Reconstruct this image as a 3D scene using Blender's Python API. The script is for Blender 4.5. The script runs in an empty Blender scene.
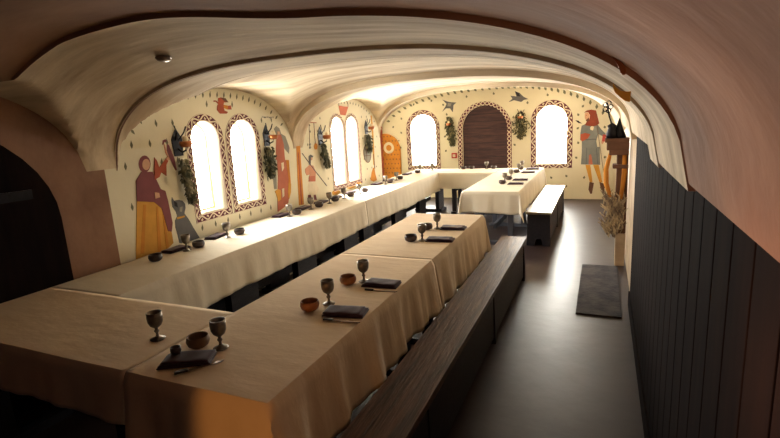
import bpy, bmesh, math, random
from mathutils import Vector, Matrix
R = random.Random(7)
PI = math.pi
sc = bpy.context.scene
COL = sc.collection

# ------------------------------------------------------------------ camera
F, YAW, PITCH, ROLL, CH = 478.833, .422, .2, -.057, 1.665
fw = Vector((-math.sin(YAW)*math.cos(PITCH), math.cos(YAW)*math.cos(PITCH), -math.sin(PITCH)))
rr = Vector((math.cos(YAW), math.sin(YAW), 0)); uu = rr.cross(fw)
r2 = rr*math.cos(ROLL)+uu*math.sin(ROLL); u2 = -rr*math.sin(ROLL)+uu*math.cos(ROLL)
cam = bpy.data.objects.new('camera', bpy.data.cameras.new('camera')); COL.objects.link(cam)
m = Matrix.Identity(4)
for i in range(3):
    m[i][0] = r2[i]; m[i][1] = u2[i]; m[i][2] = -fw[i]
m[0][3], m[1][3], m[2][3] = 0, 0, CH
cam.matrix_world = m
cam.data.sensor_width = 36; cam.data.lens = 36*F/780
cam.data.clip_start = .02
sc.camera = cam

def on(px, py, ax, val):
    """the point of the place where a sight line meets the plane axis=val (used to survey flat wall paintings)"""
    d = fw+r2*((px-390)/F)+u2*((219-py)/F); o = Vector((0, 0, CH))
    return o+d*((val-o[ax])/d[ax])

# ------------------------------------------------------------------ materials
def mat(name, col, rough=.8, metal=0, noise=None, bump=0, bscale=20, spec=.3, col2=None, scale=(1,1,1), detail=4, emis=None, sheen=0, contrast=(.3,.7)):
    mt = bpy.data.materials.new(name); mt.use_nodes = True
    nt = mt.node_tree; b = nt.nodes['Principled BSDF']
    b.inputs['Base Color'].default_value = (*col, 1)
    b.inputs['Roughness'].default_value = rough
    b.inputs['Metallic'].default_value = metal
    b.inputs['Specular IOR Level'].default_value = spec
    if sheen: b.inputs['Sheen Weight'].default_value = sheen
    if emis:
        b.inputs['Emission Color'].default_value = (*emis[0], 1); b.inputs['Emission Strength'].default_value = emis[1]
    tc = mp = None
    if noise or bump:
        tc = nt.nodes.new('ShaderNodeTexCoord'); mp = nt.nodes.new('ShaderNodeMapping')
        mp.inputs['Scale'].default_value = scale
        nt.links.new(tc.outputs['Object'], mp.inputs['Vector'])
    if noise:
        n = nt.nodes.new('ShaderNodeTexNoise'); n.inputs['Scale'].default_value = noise; n.inputs['Detail'].default_value = detail
        n.inputs['Roughness'].default_value = .6
        nt.links.new(mp.outputs[0], n.inputs['Vector'])
        rp = nt.nodes.new('ShaderNodeValToRGB')
        rp.color_ramp.elements[0].position = contrast[0]; rp.color_ramp.elements[1].position = contrast[1]
        rp.color_ramp.elements[0].color = (*(col2 or tuple(c*.6 for c in col)), 1); rp.color_ramp.elements[1].color = (*col, 1)
        nt.links.new(n.outputs['Fac'], rp.inputs[0]); nt.links.new(rp.outputs[0], b.inputs['Base Color'])
    if bump:
        n2 = nt.nodes.new('ShaderNodeTexNoise'); n2.inputs['Scale'].default_value = bscale; n2.inputs['Detail'].default_value = 6
        nt.links.new(mp.outputs[0], n2.inputs['Vector'])
        bp = nt.nodes.new('ShaderNodeBump'); bp.inputs['Strength'].default_value = bump; bp.inputs['Distance'].default_value = .02
        nt.links.new(n2.outputs['Fac'], bp.inputs['Height']); nt.links.new(bp.outputs[0], b.inputs['Normal'])
    return mt

M = {}
M['plaster'] = mat('wall_plaster', (.81,.765,.60), .9, noise=1.6, col2=(.74,.69,.52), bump=.25, bscale=5)
M['vault'] = mat('vault_plaster', (.70,.58,.41), .92, noise=1.9, col2=(.40,.30,.20), bump=.35, bscale=3.2, scale=(.32,2.6,1), detail=10, contrast=(.36,.62))
M['darkplaster'] = mat('dark_plaster', (.06,.04,.032), .92, noise=2, col2=(.035,.022,.018), bump=.4, bscale=4)  # very dark brown colour for the near stretch of the side wall
M['brownplaster'] = mat('brown_plaster', (.42,.25,.165), .92, noise=1.6, col2=(.22,.12,.08), bump=.6, bscale=3, scale=(.5,1.3,1), detail=8, contrast=(.3,.7))  # browner, darker plaster colour for the near vault and near window wall
M['floor'] = mat('dark_polished_concrete', (.043,.029,.029), .38, noise=1.3, col2=(.022,.015,.017), bump=.12, bscale=6, spec=.28, detail=8)
M['mat'] = mat('worn_dark_mat', (.05,.04,.04), .8, spec=.1, noise=6, col2=(.02,.016,.02), bump=.5, bscale=25, contrast=(.4,.6))
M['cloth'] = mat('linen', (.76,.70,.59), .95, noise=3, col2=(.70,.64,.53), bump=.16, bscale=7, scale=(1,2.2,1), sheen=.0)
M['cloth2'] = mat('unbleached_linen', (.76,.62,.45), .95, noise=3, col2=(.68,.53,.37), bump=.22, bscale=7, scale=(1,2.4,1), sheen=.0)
M['blackwood'] = mat('black_stained_wood', (.022,.018,.024), .5, noise=8, col2=(.010,.009,.014), bump=.3, bscale=20, scale=(6,.5,6))
M['bluewood'] = mat('slate_painted_wood', (.10,.105,.13), .5, noise=8, col2=(.07,.075,.1), scale=(5,1,1))
M['benchwood'] = mat('worn_brown_bench_top', (.13,.07,.048), .42, noise=5, col2=(.028,.017,.016), bump=.3, bscale=12, scale=(9,.5,3), spec=.22, contrast=(.35,.65))
M['palebench'] = mat('polished_bench_top', (.34,.31,.19), .35, noise=4, col2=(.22,.20,.12), scale=(6,.5,3), spec=.35)
M['doorwood'] = mat('purple_brown_planks', (.095,.045,.042), .5, noise=4, col2=(.03,.013,.02), bump=.35, bscale=9, scale=(.8,1,7), contrast=(.3,.75))
M['wainscot'] = mat('near_black_panelling', (.016,.010,.009), .95, spec=.02, noise=4, col2=(.008,.006,.007), scale=(4,4,.5))
M['pewter'] = mat('tarnished_pewter', (.27,.24,.20), .38, metal=.85, noise=30, col2=(.13,.11,.10))
M['clay'] = mat('amber_glazed_clay', (.36,.13,.035), .35, noise=14, col2=(.20,.07,.025), spec=.5)
M['darkclay'] = mat('dark_brown_clay', (.055,.03,.026), .4, noise=14, col2=(.03,.018,.018), spec=.5)
M['tan'] = mat('turned_pale_wood', (.22,.13,.07), .5, noise=14, col2=(.14,.08,.045))
M['napkin'] = mat('dark_plum_cotton', (.045,.012,.028), .85, noise=30, col2=(.025,.008,.018), sheen=.2)
M['pinknap'] = mat('pink_cotton', (.30,.07,.11), .85)
M['steel'] = mat('dull_steel', (.25,.2,.18), .35, metal=.9)
M['iron'] = mat('black_iron', (.012,.011,.016), .45, metal=.5, noise=20, col2=(.006,.006,.008))
M['copper'] = mat('copper', (.45,.17,.06), .35, metal=.8, noise=12, col2=(.25,.08,.04))
M['gold'] = mat('ochre_gilding', (.65,.30,.04), .45, metal=.3)
M['wax'] = mat('wax', (.85,.75,.55), .5)
M['herb'] = mat('dried_green_leaves', (.075,.075,.035), .8, noise=20, col2=(.03,.032,.02))
M['herb2'] = mat('pale_dried_leaves', (.25,.22,.12), .8, noise=20, col2=(.10,.09,.05))
M['straw'] = mat('weathered_straw', (.62,.50,.32), .85, noise=14, col2=(.16,.12,.09), scale=(2,2,.6), contrast=(.4,.6))
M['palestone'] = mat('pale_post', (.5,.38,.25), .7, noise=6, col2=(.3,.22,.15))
M['red_box'] = mat('red_plastic', (.45,.04,.03), .4)
M['frame'] = mat('cream_window_wood', (.75,.6,.36), .6)
# wall paint
def paint(n, c): M[n] = mat('paint_'+n, c, .9, noise=9, col2=tuple(x*.8 for x in c))
paint('cream', (.84,.74,.56)); paint('maroon', (.13,.028,.05)); paint('leaf', (.19,.19,.12)); paint('brick', (.40,.095,.05))
paint('rose', (.50,.16,.10)); paint('orange', (.62,.25,.04)); paint('ochre', (.66,.34,.06)); paint('plum', (.22,.07,.08))
paint('slate', (.13,.13,.14)); paint('grey', (.30,.29,.25)); paint('black', (.02,.018,.022)); paint('skin', (.70,.42,.27))
paint('pink', (.62,.30,.19)); paint('red', (.55,.09,.07)); paint('tunic', (.21,.23,.23)); paint('hood', (.27,.06,.035)); paint('brown', (.16,.08,.05))
def pane_mat(strength):
    mt = bpy.data.materials.new('bright_frosted_glass'); mt.use_nodes = True
    nt = mt.node_tree; nt.nodes.clear()
    o = nt.nodes.new('ShaderNodeOutputMaterial'); e = nt.nodes.new('ShaderNodeEmission')
    e.inputs['Color'].default_value = (1,.97,.88,1); e.inputs['Strength'].default_value = strength
    nt.links.new(e.outputs[0], o.inputs[0]); return mt
M['pane'] = pane_mat(39)
M['pane_far'] = pane_mat(95)

# ------------------------------------------------------------------ helpers
def link(name, bm, mats, parent=None, smooth=False, angle=None):
    me = bpy.data.meshes.new(name); bmesh.ops.recalc_face_normals(bm, faces=bm.faces); bm.to_mesh(me); bm.free()
    for x in (mats if isinstance(mats, (list, tuple)) else [mats]): me.materials.append(M[x])
    o = bpy.data.objects.new(name, me); COL.objects.link(o)
    if parent: o.parent = parent
    if smooth:
        for p in me.polygons: p.use_smooth = True
        if angle: me.set_sharp_from_angle(angle=math.radians(angle))
    return o
def tag(o, label=None, cat=None, group=None, kind=None):
    if label: o['label'] = label
    if cat: o['category'] = cat
    if group: o['group'] = group
    if kind: o['kind'] = kind
    return o
def empty(name, loc=(0,0,0), rz=0):
    o = bpy.data.objects.new(name, None); COL.objects.link(o); o.location = loc; o.rotation_euler = (0,0,rz); o.empty_display_size = .05; return o
def structure(name, bm, mats, **k): return tag(link(name, bm, mats, **k), kind='structure')
def copy_tree(o, parent=None):
    c = o.copy(); COL.objects.link(c)
    if parent: c.parent = parent
    for ch in list(o.children): copy_tree(ch, c)
    return c
def box(bm, a, b, mi=0, bev=0):
    vs = [bm.verts.new((x,y,z)) for x in (a[0],b[0]) for y in (a[1],b[1]) for z in (a[2],b[2])]
    fs = [bm.faces.new([vs[i] for i in q]) for q in ((0,1,3,2),(4,6,7,5),(0,4,5,1),(2,3,7,6),(0,2,6,4),(1,5,7,3))]
    for f in fs: f.material_index = mi
    if bev:
        es = {e for f in fs for e in f.edges}
        r = bmesh.ops.bevel(bm, geom=list(es), offset=bev, segments=2, affect='EDGES', profile=.6)
        for f in r['faces']: f.material_index = mi
    return bm
def lathe(bm, prof, seg=24, c=(0,0,0), mi=0):
    rings = []
    for r_, z in prof:
        if r_ < 1e-5: rings.append([bm.verts.new((c[0],c[1],c[2]+z))])
        else: rings.append([bm.verts.new((c[0]+r_*math.cos(2*PI*k/seg), c[1]+r_*math.sin(2*PI*k/seg), c[2]+z)) for k in range(seg)])
    for A, B in zip(rings, rings[1:]):
        for k in range(seg):
            k2 = (k+1) % seg
            if len(A) == 1 and len(B) == 1: continue
            if len(A) == 1: f = bm.faces.new((A[0], B[k], B[k2]))
            elif len(B) == 1: f = bm.faces.new((A[k], B[0], A[k2]))
            else: f = bm.faces.new((A[k], B[k], B[k2], A[k2]))
            f.material_index = mi
    return bm
def tube(bm, pts, rad, seg=8, mi=0):
    pts = [Vector(p) for p in pts]; n = len(pts)
    if not isinstance(rad, (list, tuple)): rad = [rad]*n
    rings = []
    for i, p in enumerate(pts):
        t = (pts[min(i+1,n-1)]-pts[max(i-1,0)]).normalized()
        a = t.cross(Vector((0,0,1)) if abs(t.z) < .9 else Vector((1,0,0))).normalized(); b = t.cross(a)
        rings.append([bm.verts.new(p+(a*math.cos(2*PI*k/seg)+b*math.sin(2*PI*k/seg))*rad[i]) for k in range(seg)])
    for A, B in zip(rings, rings[1:]):
        for k in range(seg):
            f = bm.faces.new((A[k], A[(k+1)%seg], B[(k+1)%seg], B[k])); f.material_index = mi
    for q in (rings[0][::-1], rings[-1]):
        f = bm.faces.new(q); f.material_index = mi
    return bm
def prism(bm, pts, d, mi=0):
    """extrude the closed 3D outline pts by vector d"""
    d = Vector(d); A = [bm.verts.new(Vector(p)) for p in pts]; B = [bm.verts.new(Vector(p)+d) for p in pts]
    fs = [bm.faces.new(A[::-1]), bm.faces.new(B)]
    n = len(A)
    for i in range(n): fs.append(bm.faces.new((A[i], A[(i+1)%n], B[(i+1)%n], B[i])))
    for f in fs: f.material_index = mi
    return bm
def plate(loops, thick):
    """2D outlines (first outer, rest holes) -> bmesh slab lying in XY, z 0..thick"""
    cu = bpy.data.curves.new('tmp', 'CURVE'); cu.dimensions = '2D'; cu.fill_mode = 'BOTH'; cu.extrude = thick/2
    for lp in loops:
        s = cu.splines.new('POLY'); s.points.add(len(lp)-1); s.use_cyclic_u = True
        for p, q in zip(s.points, lp): p.co = (q[0], q[1], 0, 1)
    ob = bpy.data.objects.new('tmp', cu); COL.objects.link(ob)
    dg = bpy.context.evaluated_depsgraph_get(); me = bpy.data.meshes.new_from_object(ob.evaluated_get(dg))
    bm = bmesh.new(); bm.from_mesh(me)
    bmesh.ops.remove_doubles(bm, verts=bm.verts, dist=1e-5)
    bmesh.ops.translate(bm, verts=bm.verts, vec=(0,0,thick/2))
    bpy.data.objects.remove(ob); bpy.data.curves.remove(cu); bpy.data.meshes.remove(me)
    return bm
def toYZ(bm, x0, sgn=1):   # plate coords (Y,Z) -> wall facing X; thickness goes sgn*X from x0
    for v in bm.verts: v.co = Vector((x0+sgn*v.co.z, v.co.x, v.co.y))
    return bm
def toXZ(bm, y0, sgn=1):
    for v in bm.verts: v.co = Vector((v.co.x, y0+sgn*v.co.z, v.co.y))
    return bm
def arch(a, b, z0, zt, n=20, k=1.0):
    h = (b-a)/2; r_ = h*k; c = (a+b)/2; zs = zt-r_
    return [(a,z0)]+[(c-h*math.cos(PI*i/n), zs+r_*math.sin(PI*i/n)) for i in range(n+1)]+[(b,z0)]

WX, BY, RX = -3.27, 9.81, .27     # wall planes
# ------------------------------------------------------------------ vault
def sup(t, n): t = min(abs(t), 1); return (1-t**n)**(1/n)
def barrel(x):
    return 1.40+.66*(sup((x+1.75)/1.52, 2.5) if x < -1.75 else sup((x+1.75)/1.97, 2.5))
def lun(y):
    z = 0
    for c, hw, pk in ((1.09,1.1,2.04), (3.55,1.11,2.06), (5.97,1.08,2.02)):
        if abs(y-c) < hw: z = max(z, 1.38+(pk-1.38)*sup((y-c)/hw, 2.3))
    return z
L1Y = 1.60
def off(y):
    if y < L1Y: return .042
    if y < 2.42: return .02
    if y < 2.84: return 0
    if 4.67 <= y < 4.92 or y > 6.98: return 0.0
    return .06
def vz(x, y, side=0):
    u = min(1, max(0, (-1.0-x)/.9)); u = u*u*(3-2*u)
    rise = .075*u*min(1, max(0, (2.35-y)/.7))*(1 if x > -2.4 else max(0, (x+3.1)/.7))
    return max(barrel(x)+off(y+side)+rise, lun(y) if x < -1.75 else 0)
bm = bmesh.new()
ys = []
y = -2.2
while y < 7.08: ys.append((y, 0)); y += .05
for s in (L1Y,2.42,2.84,4.67,4.92,6.98): ys += [(s,-1e-4),(s,1e-4)]
ys.append((7.08,0)); ys.sort(key=lambda q: q[0]+q[1])
NX = 110
xs = [WX-.02+(RX+.02-WX+.02)*(.5-.5*math.cos(PI*i/NX)) for i in range(NX+1)]
prev = None
for y, s in ys:
    row = [bm.verts.new((x, y+s*10, vz(x, y, s))) for x in xs]
    if prev:
        for i in range(NX): bm.faces.new((prev[i], prev[i+1], row[i+1], row[i]))
    prev = row
ceiling = structure('ceiling', bm, ['vault','brownplaster'], smooth=True, angle=32)
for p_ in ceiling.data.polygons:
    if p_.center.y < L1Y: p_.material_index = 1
def backz(x, y):
    k = (y-7.08)/(BY-7.08)
    c = -1.95
    z = 1.2+(.98+.10*k)*(sup((x-c)/2.62, 2.4) if x < c else sup((x-c)/2.17, 2.15))
    if x > WX: z = max(z, (vz(x, 7.0)+.02)*(1-k)+z*k)
    return z
bm = bmesh.new(); prev = None
xb = [-4.57+(RX+.02+4.57)*(.5-.5*math.cos(PI*i/120)) for i in range(121)]
for j in range(31):
    y = 7.08+(BY+.05-7.08)*j/30
    row = [bm.verts.new((x, y, backz(x, y))) for x in xb]
    if prev:
        for i in range(120): bm.faces.new((prev[i], prev[i+1], row[i+1], row[i]))
    else:   # diaphragm between the low near vault and the taller end bay
        lo = [bm.verts.new((x, y, min(backz(x, y), vz(x, 7.07)) if x > WX else 1.3)) for x in xb]
        for i in range(120):
            bm.faces.new((lo[i], lo[i+1], row[i+1], row[i]))
    prev = row
ceil2 = structure('ceiling.001', bm, 'vault', smooth=True, angle=32)

# thin dark strips following the rib edges
for yl, wd, n0 in ((2.425, .016, 'brown'), (2.83, .009, 'brown'), (L1Y+.01, .03, 'gold')):
    bm = bmesh.new(); pr = None
    for i in range(4, NX-3):
        x = xs[i]; wv = wd*(.6+.5*abs(math.sin(x*3.1+yl)))
        a_ = bm.verts.new((x, yl, vz(x, yl, .001)-.0015)); b_ = bm.verts.new((x, yl+wv, vz(x, yl+wv)-.0015))
        if pr: bm.faces.new((pr[0], pr[1], b_, a_))
        pr = (a_, b_)
    if n0 == 'gold': bm.free(); continue
    link('rib_line', bm, n0, ceiling)

# ------------------------------------------------------------------ walls, floor
LW = [(3.168,3.502,.945,1.765), (3.654,4.022,.945,1.765), (5.56,5.885,.86,1.765), (5.97,6.30,.86,1.765)]
BW = [(-3.80,-3.24,.69,1.775), (-1.185,-.62,.685,1.80)]
DOOR = (-2.66,-1.75,.02,1.885)
T = .22
fill_pts = [(2.33,-.02),(7.08,-.02),(7.08,2.2),(2.33,2.2)]
bm = bmesh.new(); box(bm, (WX-T,-2.2,-.02), (WX,2.33,2.2)); structure('wall_left.002', bm, 'brownplaster')
wall_left = structure('wall_left', toYZ(plate([fill_pts]+[arch(*w) for w in LW], T), WX, -1), 'plaster')
wall_back = structure('wall_back', toXZ(plate([[(-4.6,-.02),(RX+.1,-.02),(RX+.1,2.4),(-4.6,2.4)]]+[arch(*w) for w in BW]+[arch(*DOOR)], T), BY, 1), 'plaster')
bm = bmesh.new(); box(bm, (-4.72,7.3,-.02), (-4.56,BY,2.3)); box(bm, (-4.72,7.08,-.02), (WX-T,7.30,2.3))
structure('wall_left.001', bm, 'plaster')
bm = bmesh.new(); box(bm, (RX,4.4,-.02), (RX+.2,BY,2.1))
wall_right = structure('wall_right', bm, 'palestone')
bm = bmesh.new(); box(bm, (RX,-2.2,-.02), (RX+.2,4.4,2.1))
structure('wall_right.001', bm, 'darkplaster')
bm = bmesh.new()
y = -2.2
while y < 4.35:
    box(bm, (RX-.018, y+.004, .12), (RX-.0005, y+.156, 1.52), bev=.003); y += .16
box(bm, (RX-.03, -2.2, 1.52), (RX-.0005, 4.39, 1.56)); box(bm, (RX-.028,-2.2,.0), (RX-.0005,4.39,.12))
structure('trim_1', bm, 'wainscot')
bm = bmesh.new(); box(bm, (-4.72,-2.2,-.1), (RX+.2,BY+T,0)); structure('floor', bm, 'floor')
bm = bmesh.new(); box(bm, (WX+.0005,2.2,.0), (WX+.018,7.08,.17), bev=.004); structure('baseboard_left', bm, 'cream')
# closed plank door in the near bay of the window wall
d2 = toYZ(plate([arch(.25,1.95,.02,1.85,k=.8)], .04), WX+.0005, 1)
door2 = structure('door_2', d2, 'wainscot')
bm = bmesh.new()
for z in (.45,1.35): box(bm, (WX+.041, .4, z-.03), (WX+.05, 1.8, z+.03))
o = link('iron_strap', bm, 'iron', door2)

# ------------------------------------------------------------------ windows with painted scroll borders
def resample(pts, step):
    out = []; L = 0; n = len(pts)
    P = [Vector(p) for p in pts]+[Vector(pts[0])]
    carry = 0
    for a, b in zip(P, P[1:]):
        d = (b-a).length; t = carry
        while t < d: out.append(a+(b-a)*(t/d)); t += step
        carry = t-d
    return out
def ribbon(bm, pts, w, conv, mi, closed=False, dep=.0016):
    n = len(pts); A = []; B = []
    for i, p in enumerate(pts):
        q = pts[(i+1) % n] if (closed or i < n-1) else p; o_ = pts[i-1] if (closed or i > 0) else p
        t = (q-o_)
        if t.length < 1e-9: t = Vector((1,0))
        t.normalize(); nn = Vector((-t.y, t.x))
        A.append(bm.verts.new(conv(p+nn*w/2, dep))); B.append(bm.verts.new(conv(p-nn*w/2, dep)))
    for i in range(n if closed else n-1):
        j = (i+1) % n
        f = bm.faces.new((A[i], A[j], B[j], B[i])); f.material_index = mi
def scroll(bm, path, amp, lam, w, conv, mi=0, dep=.0036):
    pts = resample(path, .006); n = len(pts); L = n*.006; k = max(2, round(L/lam)); ctr = []
    for i, p in enumerate(pts):
        t = pts[(i+1) % n]-pts[i-1]; t.normalize(); nn = Vector((-t.y, t.x))
        ctr.append((p, t, nn))
    ribbon(bm, [p+nn*amp*math.sin(2*PI*k*i/n) for i, (p,t,nn) in enumerate(ctr)], w, conv, mi, True, dep)
    for h in range(2*k):                       # a curl in the hollow of every wave
        i = int((h+.5)*n/(2*k)) % n; p, t, nn = ctr[i]; s = 1 if h % 2 else -1
        c = p+nn*s*amp*.35
        curl = [c+(t*math.cos(a)+nn*s*math.sin(a))*amp*.55*(1-.12*a) for a in [x*.55 for x in range(0,10)]]
        ribbon(bm, curl, w*.8, conv, mi, False, dep)
convL = lambda p, d: (WX+d, p[0], p[1])
convB = lambda p, d: (p[0], BY-d, p[1])
nwin = 0
def window(w, side, bw, bb, bars=False):
    global nwin
    nwin += 1
    a, b, z0, zt = w
    if side == 'L': put, inside, conv = (lambda bm_, d0: toYZ(bm_, WX+d0, -1)), 1, convL
    else: put, inside, conv = (lambda bm_, d0: toXZ(bm_, BY-d0, 1)), 1, convB
    # wooden frame in the reveal is the window object itself
    fr = put(plate([arch(a+.001,b-.001,z0+.001,zt-.001), arch(a+.02,b-.02,z0+.02,zt-.02)], .03), -.15)
    win = structure('window_%d' % nwin, fr, 'frame')
    link('pane', put(plate([arch(a+.0195,b-.0195,z0+.0195,zt-.0195)], .008), -.165), 'pane' if nwin < 3 else 'pane_far', win)
    # flat painted band
    bo = (a-bw, b+bw, z0-bb, zt+bw)
    if side == 'L': band = toYZ(plate([arch(*bo), arch(*w)], .003), WX+.0002, 1)
    else: band = toXZ(plate([arch(*bo), arch(*w)], .003), BY-.0002, -1)
    bnd = link('painted_border', band, 'maroon', win)
    bm = bmesh.new()
    mid = arch(a-bw/2, b+bw/2, z0-bb/2, zt+bw/2)
    scroll(bm, mid, bw*.30, bw*2.1, bw*.20, conv, dep=.0042)
    ribbon(bm, resample(arch(a-bw+.004,b+bw-.004,z0-bb+.004,zt+bw-.004), .02), .007, conv, 0, True, .0040)
    ribbon(bm, resample(arch(a-.004,b+.004,z0-.004,zt+.004), .02), .008, conv, 0, True, .0040)
    link('painted_scroll', bm, 'cream', bnd)
    return win
for w in LW[:2]: window(w, 'L', .066, .07)
for w in LW[2:]: window(w, 'L', .052, .07)
for w in BW: window(w, 'B', .10 if w[0] < -3 else .105, .085)

# arched plank door in the far wall
a, b, z0, zt = DOOR
bm = toXZ(plate([arch(a+.002,b-.002,z0,zt-.002)], .04), BY+.06, 1)
door = structure('door_1', bm, 'doorwood')
bm = bmesh.new()
z = .12
while z < 1.85:
    hw = (b-a)/2; zs = zt-hw; x_ = hw-.02 if z < zs else math.sqrt(max(hw*hw-(z-zs)**2, 0))-.02
    c = (a+b)/2
    if x_ > .05: box(bm, (c-x_, BY+.054, z-.0035), (c+x_, BY+.0605, z+.0035))
    z += .145
link('plank_gap', bm, 'black', door)
bw = .095
bnd = link('painted_border', toXZ(plate([arch(a-bw,b+bw,z0,zt+.075), arch(a,b,z0,zt)], .003), BY-.0002, -1), 'maroon', door)
bm = bmesh.new()
for s in (.22, .55, .85): pass
p1 = arch(a-bw/2, b+bw/2, z0, zt+.0375)
pts = resample(p1, .006)
pts = [p for p in pts if p.y > z0+.001]
n = len(pts)
for ph in (0, PI):
    rb = []
    for i, p in enumerate(pts):
        t = (pts[min(i+1,n-1)]-pts[max(i-1,0)]); t.normalize(); nn = Vector((-t.y, t.x))
        rb.append(p+nn*bw*.34*math.sin(2*PI*i*.006/.17+ph))
    ribbon(bm, rb, .016, convB, 0, False, .0042)
link('painted_scroll', bm, 'cream', bnd)

# ------------------------------------------------------------------ wall paintings (flat paint, a hair thick)
def trace(o, s, pts):          # crop coordinates -> photo coordinates
    return [(o[0]+x/s, o[1]+y/s) for x, y in pts]
def mural(name, wall, pieces, label=None):
    """pieces: (material, [photo points] )"""
    bm = bmesh.new(); mats = []
    for k, (mn, pts) in enumerate(pieces):
        if mn not in mats: mats.append(mn)
        d = .0015+.0007*k
        if wall is wall_left:
            P = [on(px, py, 0, WX) for px, py in pts]; prism(bm, [(WX+.0003, p.y, p.z) for p in P], (d,0,0), mats.index(mn))
        else:
            P = [on(px, py, 1, BY) for px, py in pts]; prism(bm, [(p.x, BY-.0003, p.z) for p in P], (0,-d,0), mats.index(mn))
    o = link(name, bm, mats, wall)
    if label: o['label'] = label
    return o
def ell(cx, cy, rx, ry, n=16, rot=0):
    c, s = math.cos(rot), math.sin(rot)
    return [(cx+rx*math.cos(t)*c-ry*math.sin(t)*s, cy+rx*math.cos(t)*s+ry*math.sin(t)*c) for t in [2*PI*i/n for i in range(n)]]
def stroke(pts, w):
    P = [Vector(p) for p in pts]; A = []; B = []
    for i, p in enumerate(P):
        t = (P[min(i+1,len(P)-1)]-P[max(i-1,0)]).normalized(); nn = Vector((-t.y,t.x))*w/2
        A.append(tuple(p+nn)); B.append(tuple(p-nn))
    return A+B[::-1]
TA = lambda pts: trace((154,190), 5.48, pts)
TB = lambda pts: trace((154,130), 8.76, pts)
TC = lambda pts: trace((255,110), 8.76, pts)
TD = lambda pts: trace((260,160), 7.97, pts)
TE = lambda pts: trace((300,145), 7.97, pts)
TF = lambda pts: trace((300,90), 7.3, pts)
TG = lambda pts: trace((355,110), 5.47, pts)
TH = lambda pts: trace((570,100), 7.3, pts)
TI = lambda pts: trace((520,150), 4.867, pts)
TJ = lambda pts: trace((434,90), 6.25, pts)
TK = lambda pts: trace((204,90), 14.6, pts)
mural('painted_dog', wall_left, [
 ('slate', TA([(97,38),(110,58),(135,54),(155,58),(170,76),(172,98),(166,128),(190,160),(215,205),(250,262),(205,278),(150,292),(138,290),(128,245),(117,205),(114,170),(126,142),(118,118),(100,92),(95,60)])),
 ('black', TA([(108,60),(125,70),(130,95),(112,88)])), ('grey', TA([(140,95),(156,90),(152,120),(140,118)])),
 ('ochre', TA([(124,150),(166,140),(168,148),(126,160)]))], 'grey painted dog sitting upright')
mural('painted_lady', wall_left, [
 ('plum', ell(144.5,164,6,8.5)), ('skin', ell(146,164.5,3.9,5.6)),
 ('ochre', TA([(-95,60),(0,62),(42,60),(60,130),(90,200),(106,290),(60,335),(0,345),(-100,380)])),
 ('orange', TA([(-60,80),(-45,80),(-55,350),(-75,350)])), ('orange', TA([(10,90),(20,90),(40,335),(20,338)])), ('orange', TA([(45,130),(52,140),(80,310),(66,325)])),
 ('plum', TA([(-100,-50),(-70,-100),(-10,-100),(35,-5),(60,5),(75,60),(100,180),(95,228),(75,225),(60,170),(40,100),(0,66),(-95,62)])),
 ('brick', TB([(0,240),(22,270),(42,330),(100,255),(122,268),(104,305),(106,402),(60,370),(45,410),(0,438)])),
 ('skin', TB([(100,250),(112,236),(126,250),(118,272)])), ('skin', TA([(0,12),(25,16),(30,40),(4,48)]))],
 'painted lady in an ochre dress and plum shawl')
mural('painted_horn', wall_left, [
 ('plum', TB([(72,130),(76,92),(98,80),(112,96),(100,110),(90,104),(84,128)])),
 ('plum', TB([(110,125),(128,128),(150,180),(178,250),(200,350),(188,354),(160,300),(130,230),(112,180)])),
 ('pink', TB([(84,128),(92,124),(110,190),(140,260),(132,262),(98,200)]))])
mural('painted_red_bird', wall_left, [
 ('brick', TK([(200,120),(240,108),(310,120),(355,180),(290,182),(285,215),(350,230),(390,225),(402,285),(340,285),(290,265),(300,300),(350,320),(330,345),(230,345),(185,290),(190,230),(205,205),(165,168),(140,178),(138,150),(175,155),(205,180)])),
 ('orange', TK([(285,215),(350,230),(342,282),(290,265)])), ('brown', TK([(240,112),(310,120),(355,180),(300,170)]))], 'brick red painted bird over the windows')
mural('painted_saint', wall_left, [
 ('grey', TD([(80,-10),(130,-10),(133,230),(112,232),(100,120)])),
 ('grey', TC([(165,165),(185,140),(212,160),(228,208),(265,230),(300,330),(296,382),(250,330),(225,250),(185,216)])),
 ('rose', TC([(188,222),(225,215),(250,300),(258,400),(262,438),(182,438),(182,330)])),
 ('rose', TD([(135,0),(215,0),(232,120),(238,200),(225,340),(190,378),(140,415),(138,300),(142,150)])),
 ('orange', TD([(205,0),(228,0),(244,190),(234,300),(222,300),(226,150)])),
 ('ochre', TD([(118,250),(140,232),(162,240),(166,315),(142,332),(130,280)])),
 ('ochre', TD([(225,180),(245,190),(244,260),(230,312),(220,260)])),
 ('skin', TC([(190,188),(212,188),(214,214),(196,216)])),
 ('cream', TD([(165,25),(185,18),(188,65),(172,92)])), ('cream', TD([(172,230),(188,225),(190,285),(176,300)]))],
 'painted robed figure in rose with a grey cloak')
mural('painted_pillar', wall_left, [
 ('orange', TD([(287,-135),(318,-135),(325,0),(350,355),(310,362),(298,150)])), ('brick', TD([(300,-60),(308,-60),(336,355),(326,355)])),
 ('cream', TD([(270,-165),(330,-165),(322,-135),(284,-135)]))], 'orange painted pillar between the window bays')
mural('painted_ladle', wall_left, [
 ('brick', TF([(68,234),(120,237),(120,242),(68,240)])), ('brown', stroke(TF([(65,240),(68,330),(72,425)]), .35)),
 ('brown', stroke(TF([(100,240),(106,320),(112,395)]), .4)), ('orange', ell(315.6,146.4,1.7,3.2)), ('grey', ell(309.8,144.5,.8,1.4)), ('grey', ell(309.9,147.5,.9,1.2))])
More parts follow.
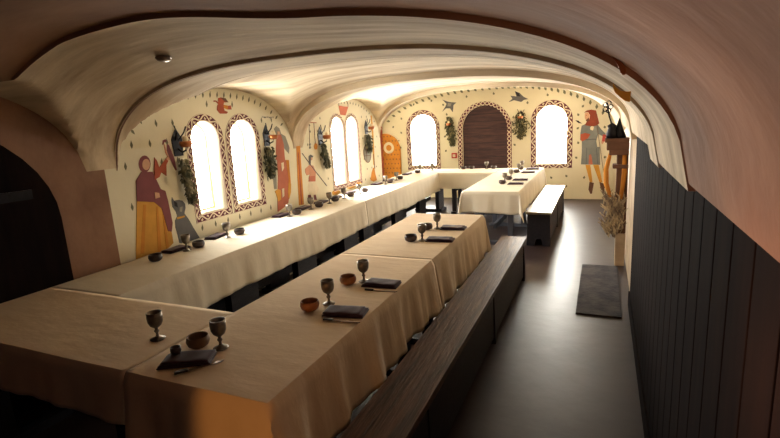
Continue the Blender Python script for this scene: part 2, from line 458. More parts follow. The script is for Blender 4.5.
mural('painted_bucket', wall_left, [('rose', TF([(280,112),(318,120),(352,122),(332,186),(294,181)])), ('brown', stroke(TF([(282,114),(285,85),(300,70)]), .35)), ('brown', stroke(TF([(350,122),(348,95),(330,72)]), .35))], 'rose painted bucket over the windows')
mural('painted_spearman', wall_left, [
 ('cream', TE([(70,292),(120,290),(150,350),(130,400),(100,395),(80,400),(62,350)])),
 ('pink', TE([(40,190),(75,158),(105,165),(125,215),(122,290),(68,292),(76,235),(52,242),(40,215)])),
 ('rose', TE([(70,250),(120,245),(122,290),(68,292)])),
 ('slate', TE([(68,90),(82,76),(104,88),(100,98),(86,100),(84,155),(70,158)])), ('skin', TE([(86,98),(98,100),(96,118),(86,122)])),
 ('slate', stroke(TE([(15,65),(110,195),(212,325)]), .55)), ('plum', TE([(65,398),(82,396),(95,438),(62,438)])), ('plum', TE([(108,398),(122,396),(132,438),(112,438)]))],
 'painted man in a pink tunic carrying a spear')
mural('painted_fruit', wall_left, [('ochre', TE([(245,385),(268,362),(290,352),(320,368),(318,382),(296,400),(262,398)])), ('orange', TE([(270,375),(300,368),(296,390),(272,392)])),
 ('ochre', TE([(362,330),(385,314),(405,318),(440,330),(440,338),(400,352),(370,345)])), ('brown', stroke(TE([(395,350),(445,325)]), .4)), ('ochre', TE([(452,300),(480,292),(492,310),(470,322)]))])
mural('painted_basket', wall_left, [('brown', ell(367.2,153.5,3.9,9.4,18,-.08)), ('grey', ell(367.2,153.5,3.3,8.7,18,-.08)),
 ('brown', stroke([(366.5,145.5),(366.7,162)], .5)), ('brown', stroke([(364.4,150),(369.8,149)], .5)), ('brown', stroke([(364.2,156),(370,155.4)], .5))], 'grey oval painted basket')
mural('painted_bottle', wall_left, [('orange', TG([(84,384),(90,345),(98,316),(106,316),(110,345),(120,384),(102,392)])),
 ('ochre', stroke(TG([(88,30),(96,120),(104,300)]), 1.4)), ('brown', stroke(TG([(100,240),(108,320)]), .7))])
mural('painted_inscription', wall_left, [('slate', stroke([(262+i*.55, 116.9+(.7 if i%2 else -.5)*(1.1 if i%5 else 1.9)+i*.02) for i in range(22)], .32))])
# leaf pattern of the window wall: rim leaves under each lunette, scattered leaves within
def leaf2(bm, conv, x, z, l, w, ang, dep=.0012):
    c, s = math.cos(ang), math.sin(ang)
    P = [(0,l/2),(w*.35,l*.12),(w*.5,-l*.05),(w*.3,-l*.3),(0,-l/2),(-w*.3,-l*.3),(-w*.5,-l*.05),(-w*.35,l*.12)]
    q = [(x+px*c-pz*s, z+px*s+pz*c) for px, pz in P]
    f = bm.faces.new([bm.verts.new(conv(p, dep)) for p in q])
bm = bmesh.new()
for c, hw, pk in ((3.55,1.11,2.06),(5.97,1.08,2.02)):
    n = 24
    for i in range(1, n):
        t = -.97+1.94*i/n
        y = c+t*hw; z = 1.38+(pk-1.38)*sup(t,2.3); dz = 1e-3
        z2 = 1.38+(pk-1.38)*sup(t+dz,2.3); ta = math.atan2(z2-z, dz*hw)
        leaf2(bm, convL, y+.055*math.sin(ta), z-.06*math.cos(ta), .065 if c < 5 else .045, .024, ta-.25)
for row in range(8):
    z = .83+row*.155
    for k in range(40):
        y = 2.5+k*.165+(.08 if row % 2 else 0)
        if y > 7.0: continue
        if 4.62 < y < 4.95: continue
        if lun(y)-z < .13: continue
        if 3.06 < y < 4.14 and .85 < z < 1.86: continue
        if 5.46 < y < 6.42 and .75 < z < 1.86: continue
        if 4.15 < y < 4.6 and z < 1.75: continue
        if 2.55 < y < 3.0 and z < 1.42: continue
        if 4.95 < y < 5.35 and z < 1.45: continue
        leaf2(bm, convL, y, z, .065 if y < 4.7 else .04, .026, R.uniform(-.15,.15))
link('painted_leaf_pattern', bm, 'leaf', wall_left)
bm = bmesh.new()
for i in range(1, 36):
    t = -.975+1.95*i/36; x = -1.95+t*(2.62 if t < 0 else 2.17)
    z = backz(x, BY); z2 = backz(x+1e-3, BY); ta = math.atan2(z2-z, 1e-3)
    leaf2(bm, convB, x+.07*math.sin(ta), z-.07*math.cos(ta), .10, .05, ta+.65)
for x, z in [(-4.0,1.72),(-4.02,1.42),(-4.05,1.1),(-3.05,1.95),(-3.3,2.05),(-2.98,1.75),(-2.55,2.08),(-2.0,2.1),(-1.62,1.62),(-1.62,1.35),(-1.6,1.08),(-1.35,1.88),(-.98,2.0),(-.43,1.35),(-.43,1.6),(-.42,1.08),(-.45,.8),(-.9,.42),(-.62,.25),(-.3,.42),(.03,1.35),(.06,1.1),(.05,.8),(-.35,1.75),(-3.02,1.0),(-3.03,1.3),(-.62,.45),(-4.2,1.55),(-3.7,2.0)]:
    leaf2(bm, convB, x, z, .06, .045, R.uniform(-1,1))
link('painted_leaf_pattern', bm, 'leaf', wall_back)
mural('painted_grey_bird', wall_back, [('slate', TJ([(52,60),(85,72),(105,76),(140,78),(122,95),(118,140),(100,115),(75,115),(50,137),(72,102),(78,86)])), ('grey', TJ([(86,80),(110,84),(104,102),(84,102)]))], 'grey painted swallow')
mural('painted_blue_bird', wall_back, [('slate', TJ([(505,6),(535,18),(560,42),(590,57),(562,62),(545,75),(500,64),(465,76),(490,55),(478,36),(515,40)])), ('black', TJ([(505,8),(530,20),(540,40),(520,38)]))], 'dark blue grey painted bird in flight')
mural('painted_hooded_man', wall_back, [
 ('ochre', TI([(318,72),(342,72),(353,156),(340,158)])), ('ochre', TI([(356,72),(383,72),(401,156),(387,158)])),
 ('brown', TI([(338,155),(360,160),(350,213),(342,213),(333,192)])), ('brown', TI([(386,155),(416,166),(410,208),(402,206),(392,184)])),
 ('tunic', TH([(85,188),(110,176),(200,176),(226,212),(262,248),(244,268),(205,246),(192,300),(205,380),(218,438),(216,470),(80,470),(86,380),(86,300),(74,290),(76,240)])),
 ('tunic', TI([(305,-15),(388,-15),(390,72),(303,70)])),
 ('slate', stroke(TI([(325,-10),(322,68)]), .6)), ('slate', stroke(TI([(372,-10),(378,68)]), .6)), ('slate', stroke(TH([(96,290),(192,286)]), .9)),
 ('rose', TI([(336,25),(346,20),(354,70),(334,70)])),
 ('brick', TH([(78,250),(110,240),(150,250),(130,280),(90,302),(76,290)])), ('cream', TH([(146,202),(160,188),(176,196),(168,222),(150,218)])),
 ('hood', TH([(102,92),(122,76),(155,70),(190,76),(206,140),(214,170),(196,186),(165,192),(108,184),(120,160),(140,150),(146,110),(132,88)])),
 ('skin', TH([(108,96),(130,90),(142,108),(138,145),(118,152),(108,130)])), ('brown', TH([(114,148),(138,128),(142,150),(126,160)])), ('black', ell(586.3,115.2,.5,.35,8)),
 ('red', TH([(240,250),(264,254),(258,290),(240,318),(230,312)])), ('skin', TH([(236,300),(246,300),(240,322),(230,318)])),
 ('brown', stroke(TH([(186,90),(206,250),(250,560),(258,640)]), .45)), ('black', TH([(38,148),(60,150),(88,172),(62,168)]))],
 'painted man in a maroon hood and grey tunic')
# low ochre door at the end of the far wall with its painted rope column
P = [on(px, py, 1, BY) for px, py in TG([(120,390),(120,132),(160,130),(190,134),(215,148),(232,165),(244,190),(250,215),(256,385)])]
pl = [(p.x, p.z) for p in P]; pl[0] = (pl[0][0], .02); pl[-1] = (pl[-1][0], .02)
bm = toXZ(plate([pl], .03), BY-.001, -1)
d3 = structure('door_3', bm, 'orange')
bm = bmesh.new(); c = on(389.4, 147.8, 1, BY)
lathe(bm, [(.066,0),(.073,.008),(.118,.008),(.125,0),(.125,-.002),(.066,-.002),(.066,0)], 28)
for v in bm.verts: v.co = Vector((c.x+v.co.x, BY-.033-v.co.z, c.z+v.co.y))
link('ring_plate', bm, 'cream', d3)['label'] = 'white ring on the ochre door'
bm = bmesh.new()
for i in range(7):
    for j in range(9):
        x = -4.50+i*.078+(.039 if j % 2 else 0); z = .55+j*.1
        if x > -4.04 or (x-c.x)**2+(z-c.z)**2 < .02 or (z > 1.25 and x > -4.2): continue
        prism(bm, [(x-.014,BY-.031,z),(x,BY-.031,z-.018),(x+.014,BY-.031,z),(x,BY-.031,z+.018)], (0,-.005,0))
link('painted_stud_pattern', bm, 'brown', d3)
bm = bmesh.new(); a_ = on(381.5,131,1,BY); 
for ph in (0, PI):
    tube(bm, [(a_.x+.02*math.cos(ph+z*22), BY-.055+.02*math.sin(ph+z*22), z) for z in [0.02+i*.03 for i in range(51)]], .022, 6)
lathe(bm, [(.0,1.53),(.05,1.53),(.03,1.58),(.04,1.62),(0,1.66)], 12, (a_.x, BY-.055, 0))
structure('trim_2', bm, 'brick', smooth=True)
bm = bmesh.new(); p = on(454.6,155.5,1,BY); box(bm, (p.x-.055, BY-.045, p.z-.055), (p.x+.055, BY-.001, p.z+.055), bev=.006)
call = link('call_point', bm, 'red_box'); tag(call, 'small square red fire alarm call point beside the arched door', 'fire alarm')
bm = bmesh.new(); box(bm, (p.x-.03, BY-.048, p.z-.03), (p.x+.03, BY-.0455, p.z+.03)); link('white_panel', bm, 'cream', call)

# ------------------------------------------------------------------ sconces and hanging herb bunches
def sconce(pos, nrm, label, s=1.0):
    """pos on wall, nrm points into the room"""
    e = empty('candle_sconce', pos); e.rotation_euler = (0,0, math.atan2(nrm[1], nrm[0])); e.scale = (s,s,s)
    bm = bmesh.new()     # local: +x into room
    prism(bm, [(.0005,-.045,-.10),(.0005,.045,-.10),(.0005,.055,.04),(.0005,.0,.13),(.0005,-.055,.04)], (.008,0,0)); link('back_plate', bm, 'iron', e)
    bm = bmesh.new(); tube(bm, [(.006,0,-.04),(.05,0,-.07),(.09,0,-.055),(.10,0,-.02)], .008); link('arm', bm, 'iron', e, smooth=True)
    bm = bmesh.new(); tube(bm, [(.0,-.01,.02),(.05,-.035,.10),(.06,-.06,.15)], .006, 6); tube(bm, [(.0,.01,.02),(.05,.04,.09),(.05,.07,.14)], .006, 6); link('iron_spike', bm, 'iron', e, smooth=True)
    bm = bmesh.new(); lathe(bm, [(0,-.03),(.04,-.028),(.052,-.005),(.05,.02),(.044,.02),(.036,-.015),(0,-.018)], 18, (.10,0,0)); link('cup', bm, 'copper', e, smooth=True)
    bm = bmesh.new(); lathe(bm, [(0,-.017),(.022,-.017),(.021,.055),(.012,.062),(0,.060)], 12, (.10,0,0)); link('candle', bm, 'wax', e, smooth=True)
    tag(e, label, 'sconce', 'iron candle sconces on the walls')
    return e
def herbs(pos, nrm, length, width, label, seed, mats=('herb','herb2'), lean=0.0):
    pos = tuple(pos)
    rg = random.Random(seed); n = Vector(nrm); side = Vector((-n.y, n.x, 0)); up = Vector((0,0,1))
    P = Vector(pos)
    e = empty('herb_bunch', pos)
    bm = bmesh.new()
    for k in range(5):
        o_ = rg.uniform(-.4,.4)*width
        tube(bm, [n*.002, n*.03+side*o_*.5-up*length*.4+side*lean*.4, n*.04+side*(o_+lean)-up*length*.85], .003, 5)
    link('stem', bm, mats[0], e)
    bm = bmesh.new()
    for k in range(380):
        t = rg.random()**.8; ww = width*(.35+.9*math.sin(PI*min(1,t*1.05)))*.5
        c = n*(.035+rg.uniform(-.02,.035))+side*(rg.gauss(0,.5)*ww+lean*t)-up*(length*t)
        c -= n*min(0, c.dot(n)-.012)*1
        d = (side*rg.uniform(-1,1)+n*rg.uniform(-.15,.5)-up*rg.uniform(.2,1.3)).normalized()
        w_ = d.cross(n+side*rg.uniform(-.5,.5)).normalized(); L = rg.uniform(.03,.06)*(1.3 if length > .5 else 1); W = L*.3
        tip = c+d*L
        if tip.dot(n) < .004: tip += n*(.006-tip.dot(n))
        mid = c+d*L*.5
        vs = [bm.verts.new(q) for q in (c, mid+w_*W, tip, mid-w_*W)]
        f = bm.faces.new(vs); f.material_index = 0 if rg.random() < .72 else 1
    link('leaves', bm, list(mats), e)
    tag(e, label, 'dried herbs', 'herb bunches hanging under the sconces')
    return e
NL, NB = (1,0,0), (0,-1,0)
def lw(px,py): p = on(px,py,0,WX); return (WX, p.y, p.z)
def bwp(px,py): p = on(px,py,1,BY); return (p.x, BY, p.z)
sconce(lw(177,144), NL, 'iron sconce with copper cup between the painted dog and the first window', 1.0)
sconce(lw(266,137), NL, 'iron sconce beside the painted rose robed figure', .95)
sconce(lw(320,137), NL, 'iron sconce between the painted spearman and the twin windows', 1.0)
sconce(lw(366,128), NL, 'iron sconce above the grey painted basket', .9)
sconce(bwp(450,124), NB, 'iron sconce on the far wall below the grey painted swallow', 1.0)
sconce(bwp(521,117), NB, 'iron sconce on the far wall below the dark flying painted bird', 1.0)
herbs(lw(179,158), NL, .38, .06, 'pale dried herb bunch hanging above the painted dog', 1, ('herb2','herb'), lean=.03)
herbs(lw(265,145), NL, .32, .10, 'dark herb bunch hanging beside the painted rose robed figure', 2)
herbs(lw(320,143), NL, .30, .09, 'dark herb bunch hanging close to the twin windows, near the painted spearman', 3, lean=.05)
herbs(lw(366,134), NL, .26, .14, 'short herb bunch hanging above the grey painted basket', 4)
herbs(bwp(449,116), NB, .58, .15, 'long thin green bunch hanging beside the red call point', 5, lean=.07)
herbs(bwp(521,112), NB, .50, .24, 'thick green bunch hanging between the arched door and a window', 6)

# ------------------------------------------------------------------ tables, cloths, benches
ZT = .735
def table(x0, x1, y0, y1, label, along='y', hw=.035, group='trestle tables under the cloths', lm='blackwood'):
    e = empty('trestle_table', ((x0+x1)/2,(y0+y1)/2,0))
    cx, cy = (x0+x1)/2, (y0+y1)/2
    hx, hy = (x1-x0)/2-.015, (y1-y0)/2-.012
    bm = bmesh.new(); box(bm, (-hx,-hy,ZT-.035), (hx,hy,ZT), bev=.004); link('tabletop', bm, 'blackwood', e)
    L = hy if along == 'y' else hx; Wd = (hx if along == 'y' else hy)
    n = 2 if L < 1.0 else 3
    if hw > .1: n = 4
    for i in range(n):
        t = -L+.22+(2*L-.44)*i/(n-1)
        bm = bmesh.new()
        def b(a0,a1,c0,c1,z0,z1):
            if along == 'y': box(bm, (c0,a0,z0), (c1,a1,z1), bev=.004)
            else: box(bm, (a0,c0,z0), (a1,c1,z1), bev=.004)
        b(t-hw,t+hw,-Wd*.75,-Wd*.75+.07,.045,ZT-.036); b(t-hw,t+hw,Wd*.75-.07,Wd*.75,.045,ZT-.036)
        b(t-hw-.01,t+hw+.01,-Wd*.9,Wd*.9,.0,.05); b(t-.03,t+.03,-Wd*.75+.07,Wd*.75-.07,.40,.46)
        link('leg', bm, lm, e)
    bm = bmesh.new()
    if along == 'y': box(bm, (-.02,-L+.26,.2), (.02,L-.26,.27))
    else: box(bm, (-L+.26,-.02,.2), (L-.26,.02,.27))
    link('stretcher', bm, lm, e)
    return tag(e, label, 'table', group)
def cloth(x0, x1, y0, y1, dl, dr, df, db, label, seed, pl=1.0, linen='cloth', cut=None):
    """dl dr df db: drop over the -x, +x, -y, +y edges (0 = none)"""
    rg = random.Random(seed); z0 = ZT+.004
    ph = [rg.uniform(0,6.28) for _ in range(8)]
    def lin(a, b, step):
        n = max(2, int((b-a)/step)); return [a+(b-a)*i/n for i in range(n+1)]
    def axis(a, b, d0, d1):
        s = []
        if d0: s += [a-d0*(1-i/12) for i in range(12)]
        s += lin(a, b, .03)
        if d1: s += [b+d1*(i+1)/12 for i in range(12)]
        return s
    X, Y = axis(x0, x1, dl, dr), axis(y0, y1, df, db)
    def pleat(s, k):
        return .5+.5*(math.sin(s*19+ph[k])*.55+math.sin(s*41+ph[k+1]+1.5*math.sin(s*5))*.35+math.sin(s*7.3+ph[k+2])*.4)
    bm = bmesh.new(); grid = []
    for x in X:
        row = []
        for y in Y:
            dx = (x-x1) if x > x1 else (x-x0 if x < x0 else 0); dy = (y-y1) if y > y1 else (y-y0 if y < y0 else 0)
            bx, by_ = min(max(x,x0),x1), min(max(y,y0),y1)
            if dx == 0 and dy == 0:
                z = z0+.0025*(math.sin(x*9+ph[0])*math.sin(y*6+ph[1])+1)*.6
                row.append(bm.verts.new((x,y,z))); continue
            d = math.hypot(dx,dy)
            if dx and dy:
                th = math.atan2(abs(dy),abs(dx)); k = .05+.14*math.sin(2*th)**2
                ox, oy = dx*k+math.copysign(.012,dx), dy*k+math.copysign(.012,dy)
                cap = max(abs(dx)/(dr if dx>0 else dl), abs(dy)/(db if dy>0 else df))
                zz = z0-d*(1-.06*math.sin(2*th))
            else:
                s = by_ if dx else bx; kk = 0 if dx else 3
                amp = pleat(s,kk)*.10*pl
                edge = 1.0
                k = .03+amp
                ox = dx*k+math.copysign(.012,dx) if dx else 0; oy = dy*k+math.copysign(.012,dy) if dy else 0
                if dx: ox = ox
                zz = z0-d*(1+.03*math.sin(s*3.1+ph[5])+.012*math.sin(s*9+ph[6]))
            # soft shoulder where the cloth turns down
            row.append(bm.verts.new((bx+ox, by_+oy, zz)))
        grid.append(row)
    for i in range(len(X)-1):
        for j in range(len(Y)-1): bm.faces.new((grid[i][j],grid[i+1][j],grid[i+1][j+1],grid[i][j+1]))
    if cut:
        sd, ya, yb = cut
        kill = [f for f in bm.faces if ya < f.calc_center_median().y < yb and (f.calc_center_median().x < x0 if sd == 'l' else f.calc_center_median().x > x1)]
        bmesh.ops.delete(bm, geom=kill, context='FACES')
    o = link('tablecloth', bm, linen, smooth=True, angle=48)
    md = o.modifiers.new('s', 'SOLIDIFY'); md.thickness = .0022; md.offset = 1
    return tag(o, label, 'tablecloth', 'cream linen tablecloths')
AX0, AX1 = -1.725, -1.029
table(AX0, AX1, 1.18, 2.925, 'dark trestle table under the nearest long cream cloth, next to the brown bench')
table(AX0, AX1, 2.94, 4.46, 'dark trestle table under the second cloth of the middle row')
table(-3.24, AX0-.01, 1.18, 1.79, 'dark cross table at the near end, joining the wall table', 'x')
table(-3.22, -2.62, 1.805, 5.10, 'long dark trestle table under the nearer cloth of the window wall row', hw=.17)
table(-3.22, -2.62, 5.115, 8.64, 'long dark trestle table under the farther cloth of the window wall row', hw=.15)
table(-2.605, -1.64, 7.99, 8.62, 'short dark cross table in front of the arched plank door', 'x')
table(-1.62, -.925, 5.94, 8.62, 'dark trestle table beside the pale glossy bench', lm='bluewood')
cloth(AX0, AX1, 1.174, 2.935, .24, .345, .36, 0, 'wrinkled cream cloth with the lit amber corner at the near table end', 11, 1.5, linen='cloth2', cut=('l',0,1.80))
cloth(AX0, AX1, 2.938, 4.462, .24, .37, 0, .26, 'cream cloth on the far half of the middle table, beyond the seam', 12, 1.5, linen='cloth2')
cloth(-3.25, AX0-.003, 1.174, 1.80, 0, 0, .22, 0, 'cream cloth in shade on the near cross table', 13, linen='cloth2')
cloth(-3.235, -2.617, 1.803, 5.105, 0, .31, 0, 0, 'white cloth on the window wall table, nearer one with deep grey skirt folds', 14, .8)
cloth(-3.235, -2.617, 5.108, 8.65, 0, .31, 0, 0, 'white cloth on the window wall table, farther one reaching the corner', 15, .8, cut=('r',7.96,9))
cloth(-2.612, -1.628, 7.975, 8.63, 0, 0, .27, .25, 'white cloth on the cross table in front of the arched plank door', 16, .5)
cloth(-1.624, -.92, 5.928, 8.63, .22, .30, .27, .25, 'cream cloth with a drooping corner beside the pale bench', 17, .7, cut=('l',7.95,9))

def bench(x0, x1, y0, y1, zt, label, top='blackwood', th=.04, legs=3, apron=.10):
    e = empty('bench', ((x0+x1)/2, (y0+y1)/2, 0)); hx, hy = (x1-x0)/2, (y1-y0)/2
    bm = bmesh.new(); box(bm, (-hx,-hy,zt-th), (hx,hy,zt), bev=.005)
    bmesh.ops.subdivide_edges(bm, edges=[ed for ed in bm.edges if ed.calc_length() > .5], cuts=20)
    link('seat', bm, top, e)
    for i in range(legs):
        t = -hy+.06+(2*hy-.12)*i/(legs-1)
        bm = bmesh.new()
        prism(bm, [(-hx+.01,t-.025,0),(-hx*.35,t-.025,0),(-hx*.2,t-.025,.09),(hx*.2,t-.025,.09),(hx*.35,t-.025,0),(hx-.01,t-.025,0),(hx-.02,t-.025,zt-th-.001),(-hx+.02,t-.025,zt-th-.001)], (0,.05,0))
        link('leg', bm, 'blackwood', e)
    if apron:
        for s in (-1,1):
            bm = bmesh.new()
            xa = s*(hx-.035); box(bm, (xa-.01,-hy+.09,zt-th-apron), (xa+.01,hy-.09,zt-th-.001))
            link('apron', bm, 'blackwood', e)
    return tag(e, label, 'bench', 'long plank benches')
bench(-.925, -.672, .35, 4.86, .447, 'long worn brown plank bench beside the middle table', 'benchwood', legs=4, apron=.36)
bench(-.87, -.555, 6.14, 8.54, .447, 'bench with pale glossy top and black end near the far wall', 'palebench', th=.03, apron=.37)

# ------------------------------------------------------------------ table settings
e = empty('goblet')
bm = bmesh.new(); lathe(bm, [(.0,.055),(.012,.056),(.024,.066),(.031,.082),(.033,.104),(.032,.126),(.0295,.126),(.0305,.104),(.028,.084),(.02,.07),(0,.066)], 24); link('cup', bm, 'pewter', e, smooth=True)
bm = bmesh.new(); lathe(bm, [(0,.010),(.009,.012),(.006,.02),(.006,.03),(.0105,.036),(.0105,.041),(.006,.047),(.008,.054),(.012,.057),(0,.057)], 16); link('stem', bm, 'pewter', e, smooth=True)
bm = bmesh.new(); lathe(bm, [(0,0),(.030,0),(.032,.003),(.027,.006),(.015,.010),(.008,.016),(0,.016)], 24); link('foot', bm, 'pewter', e, smooth=True)
G0 = e
bm = bmesh.new(); lathe(bm, [(0,0),(.030,0),(.044,.008),(.050,.022),(.046,.038),(.044,.0395),(.041,.038),(.045,.022),(.038,.011),(0,.006)], 28); B0 = link('bowl', bm, 'clay', None, smooth=True)
B1 = B0.copy(); B1.data = B0.data.copy(); B1.data.materials[0] = M['darkclay']; COL.objects.link(B1)
B2_ = B0.copy(); B2_.data = B0.data.copy(); B2_.data.materials[0] = M['tan']; COL.objects.link(B2_)
def napkin_mesh(seed, l=.21, w=.115):
    rg = random.Random(seed); bm = bmesh.new()
    for layer in range(3):
        s = 1-.05*layer; ox, oy = rg.uniform(-.006,.006), rg.uniform(-.004,.004); a = rg.uniform(-.06,.06); zb = .0005+layer*.0075
        n, mm = 14, 8; top = []; bot = []
        for i in range(n+1):
            rt, rb = [], []
            for j in range(mm+1):
                x = (i/n-.5)*l*s; y = (j/mm-.5)*w*s
                X_, Y_ = x*math.cos(a)-y*math.sin(a)+ox, x*math.sin(a)+y*math.cos(a)+oy
                ed = min(i, n-i, j, mm-j); puff = 0 if ed == 0 else .003+.0015*math.sin(x*60+seed)*math.sin(y*50)
                rt.append(bm.verts.new((X_,Y_,zb+.0045+puff))); rb.append(bm.verts.new((X_,Y_,zb)))
            top.append(rt); bot.append(rb)
        for i in range(n):
            for j in range(mm):
                bm.faces.new((top[i][j],top[i+1][j],top[i+1][j+1],top[i][j+1])); bm.faces.new((bot[i][j],bot[i][j+1],bot[i+1][j+1],bot[i+1][j]))
        ring = [(i,0) for i in range(n)]+[(n,j) for j in range(mm)]+[(i,mm) for i in range(n,0,-1)]+[(0,j) for j in range(mm,0,-1)]
        for q, p in zip(ring, ring[1:]+ring[:1]): bm.faces.new((bot[q[0]][q[1]],bot[p[0]][p[1]],top[p[0]][p[1]],top[q[0]][q[1]]))
    return bm
N0 = link('napkin', napkin_mesh(1), 'napkin', None, smooth=True)
N1 = link('napkin', napkin_mesh(5), 'napkin', None, smooth=True)
bm = bmesh.new(); prism(bm, [(-.06,-.006,.0006),(.0,-.007,.0006),(.07,-.008,.0006),(.08,.002,.0006),(.0,.007,.0006),(-.06,.006,.0006)], (0,0,.003)); K0 = link('knife', bm, 'steel')
bm2 = bmesh.new(); box(bm2, (-.11,-.008,.0006), (-.058,.008,.010), bev=.003); link('handle', bm2, 'blackwood', K0)
ZS = .7455
used = {}
def put(o, x, y, rz, label, cat, group, z=ZS):
    c = o if o.name not in used else copy_tree(o)
    used[o.name] = 1
    c.location = (x,y,z); c.rotation_euler = (0,0,rz)
    if cat == 'bowl': c.scale = (1,1,1.28)
    if cat == 'goblet': c.scale = (1.04,1.04,1.04)
    tag(c, label, cat, group); return c
def gob(x, y, l, g): put(G0, x, y, R.uniform(0,6), l, 'goblet', g.replace('settings','goblets'))
def bowl(x, y, l, g, o=None): put(o or B1, x, y, 0, l, 'bowl', g.replace('settings','bowls'))
def nap(x, y, rz, l, g): put(N0 if R.random() < .5 else N1, x, y, rz, l, 'napkin', g.replace('settings','napkins'))
# middle table
gA, gB, gC, gN = 'settings on the middle table', 'settings on the window wall table', 'settings on the far aisle table', 'settings on the near cross table'
ordA = ['first setting from the lit amber corner', 'second setting from the lit amber corner', 'third setting along, just past the cloth seam', 'setting nearest the far end of the middle table']
for k, (g, b_, n, rz) in enumerate([((-1.292,2.034),(-1.345,1.935),(-1.145,1.945),.12), ((-1.27,2.402),(-1.345,2.345),(-1.14,2.375),.05), ((-1.262,3.401),(-1.345,3.37),(-1.126,3.43),.03), ((-1.276,3.821),(-1.352,3.77),(-1.14,3.84),.0)]):
    gob(*g, 'pewter goblet at the '+ordA[k], gA); bowl(*b_, ('amber clay bowl at the ' if k == 0 else 'brown clay bowl at the ')+ordA[k], gA, B0 if k < 2 else B1)
    nap(*n, rz, 'folded plum napkin at the '+ordA[k], gA)
for k, (x, y, l) in enumerate([(-1.10,1.853,ordA[0]), (-1.09,2.283,ordA[1])]):
    put(K0, x, y, .1, 'steel knife lying by the napkin of the '+l, 'knife', 'knives on the tables')
# near cross table
gob(-1.489,1.451,'pewter goblet next to the pale bowl on the near cross table', gN); bowl(-1.60,1.435,'pale wooden bowl behind the plum napkin on the near cross table', gN, B2_)
nap(-1.535,1.315,PI/2-1.1,'plum napkin with a small cup on the near cross table', gN)
bm = bmesh.new(); lathe(bm, [(0,0),(.018,0),(.022,.012),(.021,.028),(.018,.028),(.018,.012),(0,.006)], 20); c = link('cup', bm, 'darkclay', None, smooth=True); c.location = (-1.60,1.315,ZS+.026)
c.name = 'small_cup'; tag(c, 'small dark clay cup standing on the plum napkin', 'cup')
put(K0, -1.44,1.30,.95,'knife beside the plum napkin on the near cross table','knife','knives on the tables')
gob(-1.848,1.434,'pewter goblet by itself on the shaded near cross table', gN)
# window wall table
def orn(i, n):
    w = ['first','second','third','fourth','fifth','sixth','seventh','eighth','ninth','tenth','eleventh','twelfth']
    return w[i]
GB = [(-3.02,2.731),(-3.005,3.174),(-3.0,4.107),(-2.99,4.507),(-2.98,4.897),(-2.98,5.261),(-2.95,5.628),(-2.978,6.542),(-2.99,7.0),(-2.99,8.10),(-2.86,8.40)]
BB = [(-3.01,2.845),(-2.985,3.31),(-2.99,4.225),(-2.98,4.66),(-2.99,5.05),(-2.97,5.42),(-2.95,5.79),(-2.97,6.70),(-2.98,7.13),(-2.99,7.97)]
NBp = [(-3.13,2.72),(-3.125,3.17),(-3.12,4.12),(-3.12,4.54),(-3.12,4.93),(-3.12,5.28),(-3.12,5.66),(-3.12,6.53),(-3.12,6.98),(-3.12,7.80)]
for i, p in enumerate(GB): gob(*p, 'pewter goblet on the window wall table, %s goblet from the painted dog' % orn(i, 11), gB)
for i, p in enumerate(BB): bowl(*p, 'dark bowl on the window wall table, %s round bowl from the painted dog' % orn(i, 10), gB)
for i, p in enumerate(NBp): nap(*p, PI/2+R.uniform(-.1,.1), 'plum napkin on the window wall table, %s napkin from the painted dog' % orn(i, 10), gB)
bowl(-3.03,2.44,'dark bowl on the window wall table below the painted lady', gB)
# cross table in front of the door
bowl(-2.30,8.52,'dark bowl near the corner of the far cross table', 'settings on the far cross table'); bowl(-2.16,8.55,'dark bowl second along the far cross table', 'settings on the far cross table')
gob(-1.877,8.50,'pewter goblet before the arched plank door', 'settings on the far cross table'); bowl(-1.76,8.55,'dark bowl just beside the goblet before the arched door', 'settings on the far cross table')
# far aisle table
ordC = ['setting nearest its front edge', 'second setting from its front edge', 'third setting from its front edge', 'setting closest to the far wall']
for k, (g, b_, n) in enumerate([((-1.235,6.74),(-1.24,6.58),(-1.055,6.56)), ((-1.225,7.19),(-1.23,7.02),(-1.055,6.97)), ((-1.24,8.03),(-1.26,7.90),(-1.07,7.89)), ((-1.26,8.50),(-1.26,8.36),(-1.07,8.38))]):
    gob(*g, 'pewter goblet on the table by the pale bench, '+ordC[k], gC); bowl(*b_, 'dark bowl on the table by the pale bench, '+ordC[k], gC); nap(*n, .02, 'plum napkin on the table by the pale bench, '+ordC[k], gC)

# ------------------------------------------------------------------ floor mat, ceiling boss, carved corner post
bm = bmesh.new(); box(bm, (-.165,4.05,.0005), (.185,5.47,.012), bev=.004)
tag(link('floor_mat', bm, 'mat'), 'worn dark floor mat lying in the aisle beside the carved post', 'mat')
p = on(163,54.5,2,2.10); zc = vz(p.x, p.y)
bm = bmesh.new(); lathe(bm, [(0,.0),(.035,-.003),(.045,-.012),(.034,-.028),(.012,-.034),(0,-.035)], 16); b_ = link('ceiling_light', bm, 'steel', None, smooth=True)
b_.location = (p.x, p.y, zc-.001); tag(b_, 'small dull metal spotlight set in the vault', 'ceiling light')
e = empty('carved_post', (.155,5.57,0)); e.scale = (1.25,1,1); tag(e, 'carved post with straw bundle, dark mantel and iron knot against the side wall', 'carved post')
bm = bmesh.new(); box(bm, (.0,-.06,0), (.079,.06,.36), bev=.008); link('base', bm, 'palestone', e)
bm = bmesh.new(); box(bm, (-.01,-.05,.36), (.078,.05,1.24), bev=.01); link('shaft', bm, 'brown', e)
bm = bmesh.new(); rg = random.Random(3)
for k in range(150):
    x, y_ = rg.uniform(-.10,.06), rg.uniform(-.085,-.05); z_ = rg.uniform(.33,.72); t = rg.uniform(-.05,.05)
    tube(bm, [(x*.55, y_*.8+.02, z_-.02),(x,y_,z_+.06),(x+t,y_-.015,z_+rg.uniform(.09,.16))], [.005,.008,.003], 5)
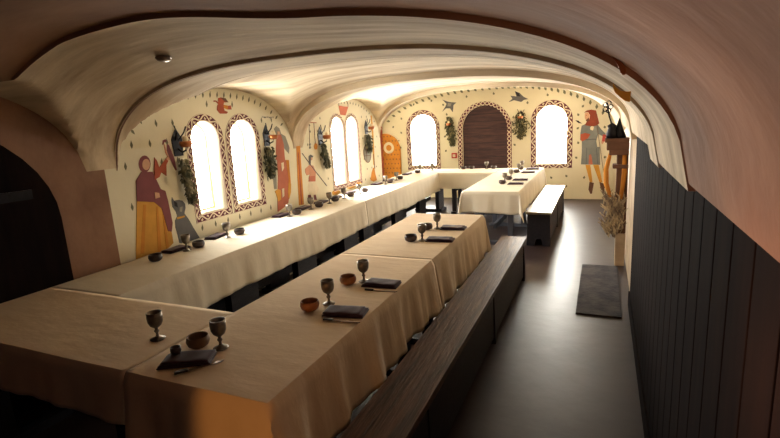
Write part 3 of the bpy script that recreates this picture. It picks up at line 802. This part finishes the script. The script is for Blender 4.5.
link('straw_bundle', bm, 'straw', e)
bm = bmesh.new(); tube(bm, [(-.05,-.07,.76),(-.085,-.08,.9),(-.09,-.08,1.05),(-.06,-.075,1.22)], [.014,.02,.02,.014], 8); tube(bm, [(.03,-.07,.74),(.05,-.08,1.0),(.045,-.075,1.22)], [.014,.02,.014], 8); link('painted_bracket', bm, 'orange', e, smooth=True)
bm = bmesh.new()
for z0_, z1_, w_ in ((1.20,1.25,.07),(1.25,1.33,.09),(1.33,1.37,.105)):
    box(bm, (-w_,-.10-w_*.3,z0_), (.078,.06,z1_), bev=.008)
link('mantel', bm, 'brown', e)
bm = bmesh.new(); box(bm, (-.04,-.11,1.06), (.078,.055,1.10), bev=.008); link('shelf', bm, 'brown', e)
bm = bmesh.new(); lathe(bm, [(0,1.371),(.055,1.371),(.05,1.40),(.025,1.48),(.008,1.555),(0,1.58)], 16, (.0,-.03,0)); lathe(bm, [(0,1.371),(.04,1.371),(.046,1.42),(.03,1.47),(.036,1.50),(0,1.53)], 14, (-.055,-.06,0)); link('finial', bm, 'iron', e, smooth=True)
bm = bmesh.new()
for a_ in range(5):
    cx_, cz_ = -.092+.022*math.cos(a_*1.256), 1.69+.04*math.sin(a_*1.256)
    tube(bm, [(cx_+.018*math.cos(t*.7), -.06+.006*math.sin(t), cz_+.022*math.sin(t*.7)) for t in range(10)], .0055, 6)
tube(bm, [(-.055,-.06,1.50),(-.08,-.06,1.60),(-.092,-.06,1.70)], .007, 6)
link('iron_knot', bm, 'iron', e, smooth=True)
# two pointed copper ornaments fixed high on the side vault
def vault_hit(px, py):
    for i in range(200, 900):
        y = i*.005; p = on(px,py,1,y)
        if p.x >= RX-.001 or p.z >= vz(min(p.x,RX), y)-.0: return p
    return p
h = vault_hit(619,66); yy = h.y-.03
for pts, mn, lb in ((trace((597,50),7.3,[(103,42),(150,70),(190,95),(210,128),(214,160),(206,182),(188,184),(168,168),(172,150),(160,122),(140,88)]), 'copper', 'small pointed copper ornament fixed high on the vault'),
                    (trace((597,50),7.3,[(118,240),(140,278),(172,300),(208,306),(250,300),(240,380),(205,372),(168,345),(130,310),(116,275)]), 'gold', 'gilded curved ornament fixed lower on the vault edge')):
    h = vault_hit(*pts[-2]); yy = min(vault_hit(*q).y for q in pts)-.012
    bm = bmesh.new(); prism(bm, [on(px,py,1,yy) for px,py in pts], (0,.010,0))
    bmesh.ops.bevel(bm, geom=list(bm.edges), offset=.0015, segments=1, affect='EDGES')
    o = link('vault_ornament', bm, mn); tag(o, lb, 'ornament', 'metal ornaments on the vault')

# ------------------------------------------------------------------ light
w = bpy.data.worlds.new('world'); sc.world = w; w.use_nodes = True
w.node_tree.nodes['Background'].inputs[0].default_value = (.75,.55,.60,1); w.node_tree.nodes['Background'].inputs[1].default_value = .03
def light(kind, name, loc, energy, col, size=.1, target=None, **k):
    l = bpy.data.lights.new(name, kind); l.energy = energy; l.color = col
    if kind == 'AREA': l.size = size
    else: l.shadow_soft_size = size
    for a, v in k.items(): setattr(l, a, v)
    o = bpy.data.objects.new(name, l); COL.objects.link(o); o.location = loc
    if target: o.rotation_euler = (Vector(target)-Vector(loc)).to_track_quat('-Z','Y').to_euler()
    return o
light('SPOT', 'warm_spotlight', (-.95,-.75,.70), 36, (1,.42,.11), .03, (-.80,1.17,.62), spot_size=math.radians(35), spot_blend=.3)
light('POINT', 'warm_lamp', (.05,.85,1.22), 3.2, (1,.48,.25), .1)

vs = sc.view_settings
vs.view_transform = 'Standard'; vs.look = 'None'; vs.gamma = 1; vs.use_curve_mapping = False
vs.exposure = 0.0
sc.cycles.max_bounces = 10; sc.cycles.diffuse_bounces = 6
sc.cycles.sample_clamp_indirect = 8
